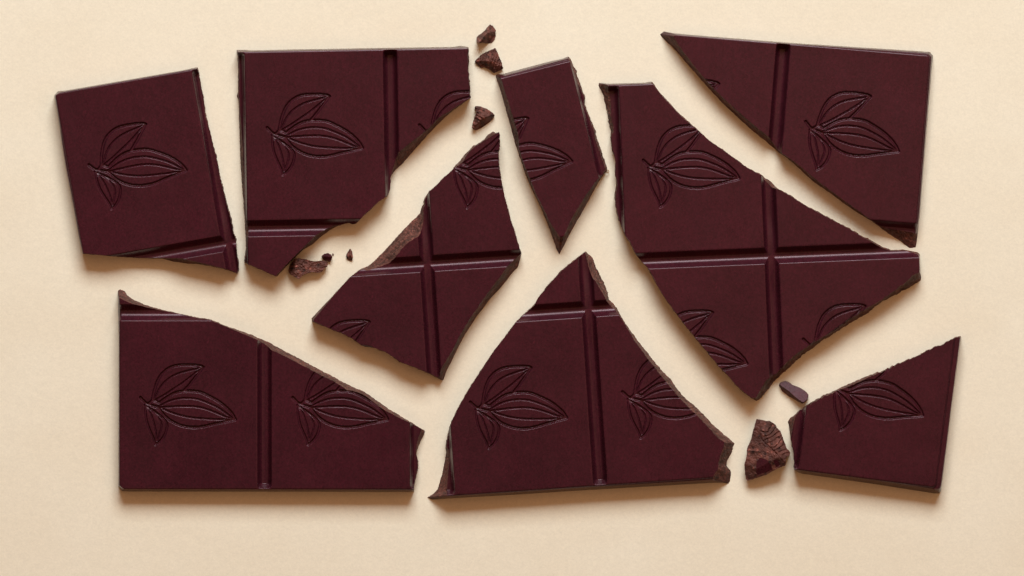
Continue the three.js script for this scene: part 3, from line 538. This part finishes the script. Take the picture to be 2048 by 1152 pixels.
chip('chocolate_chip', 'ribbed triangular chip beside the tip of the ragged middle piece', TR,
  [[949, 215.1], [950.5, 212], [961.3, 212.6], [973, 217.4], [983.7, 224.7], [989.3, 230.3], [987.1, 234.7], [978.8, 244], [969.1, 251.3], [960, 256], [951.8, 259.8], [946, 257.5], [944.2, 254], [945.9, 246.4], [949.2, 234.2], [953, 224.4], [951, 219.5]],
  [[[949, 213, 10], [975, 218, 12], [966, 236, 26]], [[975, 218, 14], [988, 232, 14], [968, 238, 26]], [[988, 232, 8], [952, 259, 4], [966, 236, 26]], [[946, 250, 14], [952, 222, 14], [966, 236, 27]]],
  { seed: 7, top: 16, amp: 1.0, extra: (x, y) => x < 970 ? 1.7 * Math.sin((x * -0.45 + y * 0.9 + 3.5 * fbm(x / 9, y / 9, 3, 2)) * 0.95) * (0.7 + fbm(x / 6, y / 6, 8, 2)) : 0 });
const DB = 'debris beside the large upper piece with one whole square';
chip('chocolate_shard', 'curved bone-shaped shard with a dark end, tucked against the lower tip of a large piece', DB,
  [[591.3, 516.2], [600.6, 517], [613.1, 518.9], [622.5, 522], [634.2, 523.2], [645.9, 521.3], [655.3, 524.4], [654.9, 532.2], [649.8, 535.3], [644.4, 542.3], [635, 545.1], [624.1, 543.9], [614.7, 546.3], [605.3, 550.2], [597.5, 557.2], [589.7, 553.3], [579.5, 548.6], [575.6, 541.6], [578, 533.8], [582.7, 523.6]],
  [[[592, 517, 27], [655, 523, 16], [640, 545, 17]], [[594, 517, 30], [590, 553, 26], [576, 541, 6]]], { seed: 9, top: 22, amp: 1.1, under: 0.93 });
chip('chocolate_crumb', 'smooth dark rounded crumb touching the pale end of the bone-shaped shard', DB,
  [[643.6, 511.9], [648.3, 508], [656.1, 505.6], [661.6, 508.8], [664.7, 513.4], [662.3, 521.3], [659.2, 523.6], [652.2, 521.3], [645.2, 516.6]],
  [[[643, 512, 9], [657, 505, 10], [655, 515, 13]], [[644, 514, 8], [660, 524, 6], [655, 513, 13]]], { seed: 11, top: 9, amp: 0.4, facets: [{ poly: [[645, 511], [649, 508.6], [656, 506.6], [661, 509.5], [663.6, 513.4], [661.6, 520], [652, 519.5]], name: 'moulded_face', mat: chocMat }] });
chip('chocolate_crumb', 'tiny teardrop crumb standing alone on the paper between two larger pieces', DB,
  [[700.6, 497.4], [703.8, 504.1], [705.7, 512.7], [704.5, 521.3], [697.5, 520.5], [692.8, 515], [692.8, 508.8], [697.5, 502.5]],
  [[[700.6, 497, 5], [693, 512, 6], [701, 511, 12]], [[700.6, 497, 6], [706, 513, 6], [701, 511, 12]], [[693, 515, 5], [705, 521, 4], [701, 510, 12]]], { seed: 13, top: 8, amp: 0.6 });
chip('chocolate_crumb', 'pinpoint speck of chocolate beside the smooth dark rounded crumb', DB,
  [[664.4, 508], [666.4, 507], [667.4, 508.6], [666.4, 511], [664.8, 510.8]], [[[664, 508, 2.5], [667, 508, 2.5], [665.6, 511, 2.2]]], { seed: 15, top: 2, amp: 0.1, cell: 0.5 });
chip('chocolate_flake', 'flat mauve flake with a smooth top, lying beside the biggest piece\'s point', null,
  [[1571, 762.1], [1577.9, 764.5], [1585.7, 770.4], [1597.5, 774.3], [1610.3, 782.2], [1617.1, 790], [1615.2, 798.9], [1608.3, 805.2], [1604.4, 807.2], [1592.6, 800.8], [1577.9, 793], [1564.2, 782.2], [1557.3, 770.4], [1561.2, 765.5]],
  [[[1563, 770, 14], [1616, 790, 13.5], [1605, 805, 20.5]]], {
    seed: 17, top: 18, amp: 0.6, category: 'flake', j: 0.2,
    T: [[1571, 762.6], [1577.9, 765], [1585.7, 770.8], [1597.5, 774.8], [1610, 782.6], [1616.4, 790], [1614.5, 798.2], [1608, 803.6], [1605.4, 804.4], [1592.6, 795.6], [1577.9, 782.2], [1563, 771.8], [1560.5, 769], [1562.2, 766]],
    facets: [{ poly: [[1550, 750], [1630, 750], [1630, 820], [1550, 820]], name: 'moulded_face', mat: chocMat }] });
const ridge = [[1520, 838], [1518, 862], [1521, 878], [1542, 898], [1554, 910], [1562, 921]];
const ridgeSide = (x, y) => { let k = 0; while (k < ridge.length - 2 && ridge[k + 1][1] < y) k++; const a = ridge[k], c2 = ridge[k + 1]; return x - (a[0] + (c2[0] - a[0]) * (y - a[1]) / (c2[1] - a[1])); };
chip('chocolate_chunk', 'rough thick chunk with a rippled shell-like fracture and small dark smooth facets', null,
  [[1513.6, 837.8], [1527.3, 841.1], [1540.3, 842.4], [1552, 849.5], [1554.6, 856], [1561.1, 861.3], [1565.7, 873], [1570.3, 887.3], [1572.9, 896.4], [1580.7, 904.2], [1581.3, 908.1], [1574.2, 913.3], [1570.9, 918.5], [1570.9, 930.3], [1561.1, 934.2], [1548.1, 940.7], [1532.5, 949.8], [1513, 956.3], [1496, 962.2], [1492.8, 958.9], [1490.2, 943.3], [1488.9, 929], [1493.4, 914.6], [1494.1, 897.7], [1501.9, 880.8], [1507.8, 856]],
  [[[1520, 850, 32], [1556, 912, 46], [1490, 930, 26]], [[1520, 845, 32], [1556, 912, 48], [1575, 890, 18]], [[1518, 918, 43], [1560, 916, 45], [1515, 958, 24]], [[1500, 930, 30], [1516, 918, 42], [1497, 961, 18]]],
  {
    seed: 19, top: 34, amp: 0.75, cell: 0.65, category: 'chunk',
    extra: (x, y) => { const d = ridgeSide(x, y); if (d < 0 || y > 925) return 0; const t = (y + 0.45 * (x - 1520) + 9 * fbm(x / 16, y / 16, 5, 3)); const q = ((t / 9.5) % 1 + 1) % 1; return Math.min(1, d / 14) * (0.75 + 0.9 * fbm(x / 9, y / 9, 15, 2)) * (5.2 * (q < 0.78 ? q / 0.78 : (1 - q) / 0.22) - 3) - 2 * Math.exp(-d * d / 4); },
    facets: [{ poly: [[1513, 923.8], [1519.5, 915.6], [1532.5, 918.9], [1542.4, 929], [1544, 940], [1515.6, 951], [1512.3, 944.6]], name: 'moulded_face', mat: chocMat }, { poly: [[1546, 920], [1555, 918.5], [1560, 931], [1552, 935]], name: 'moulded_face', mat: chocMat }],
  });
// thin curl of shaved chocolate at the right corner of the dagger-shaped piece
{
  const pts = []; for (let i = 0; i <= 14; i++) { const a = -2.3 + i / 14 * 4.6, r = 3.1 - i * 0.04, w = world(1214.8 + Math.cos(a) * r, 343.2 + Math.sin(a) * r, 10); pts.push(new THREE.Vector3(w[0], (1.6 + i * 0.5) * PX, w[1])); }
  const g = new THREE.TubeGeometry(new THREE.CatmullRomCurve3(pts), 40, 0.9 * PX, 6);
  const c0 = pts[0].clone(); g.translate(-c0.x, 0, -c0.z);
  const cm = new THREE.MeshStandardMaterial({ color: new THREE.Color().setRGB(0.36, 0.2, 0.1), roughness: 0.6 });
  const o = mesh('chocolate_curl', g, cm, scene); o.position.set(c0.x, 0, c0.z);
  o.userData = { label: 'tiny tan curl of shaved chocolate at the right corner of the dagger-shaped piece', category: 'shaving' };
}
renderer.render(scene, camera);
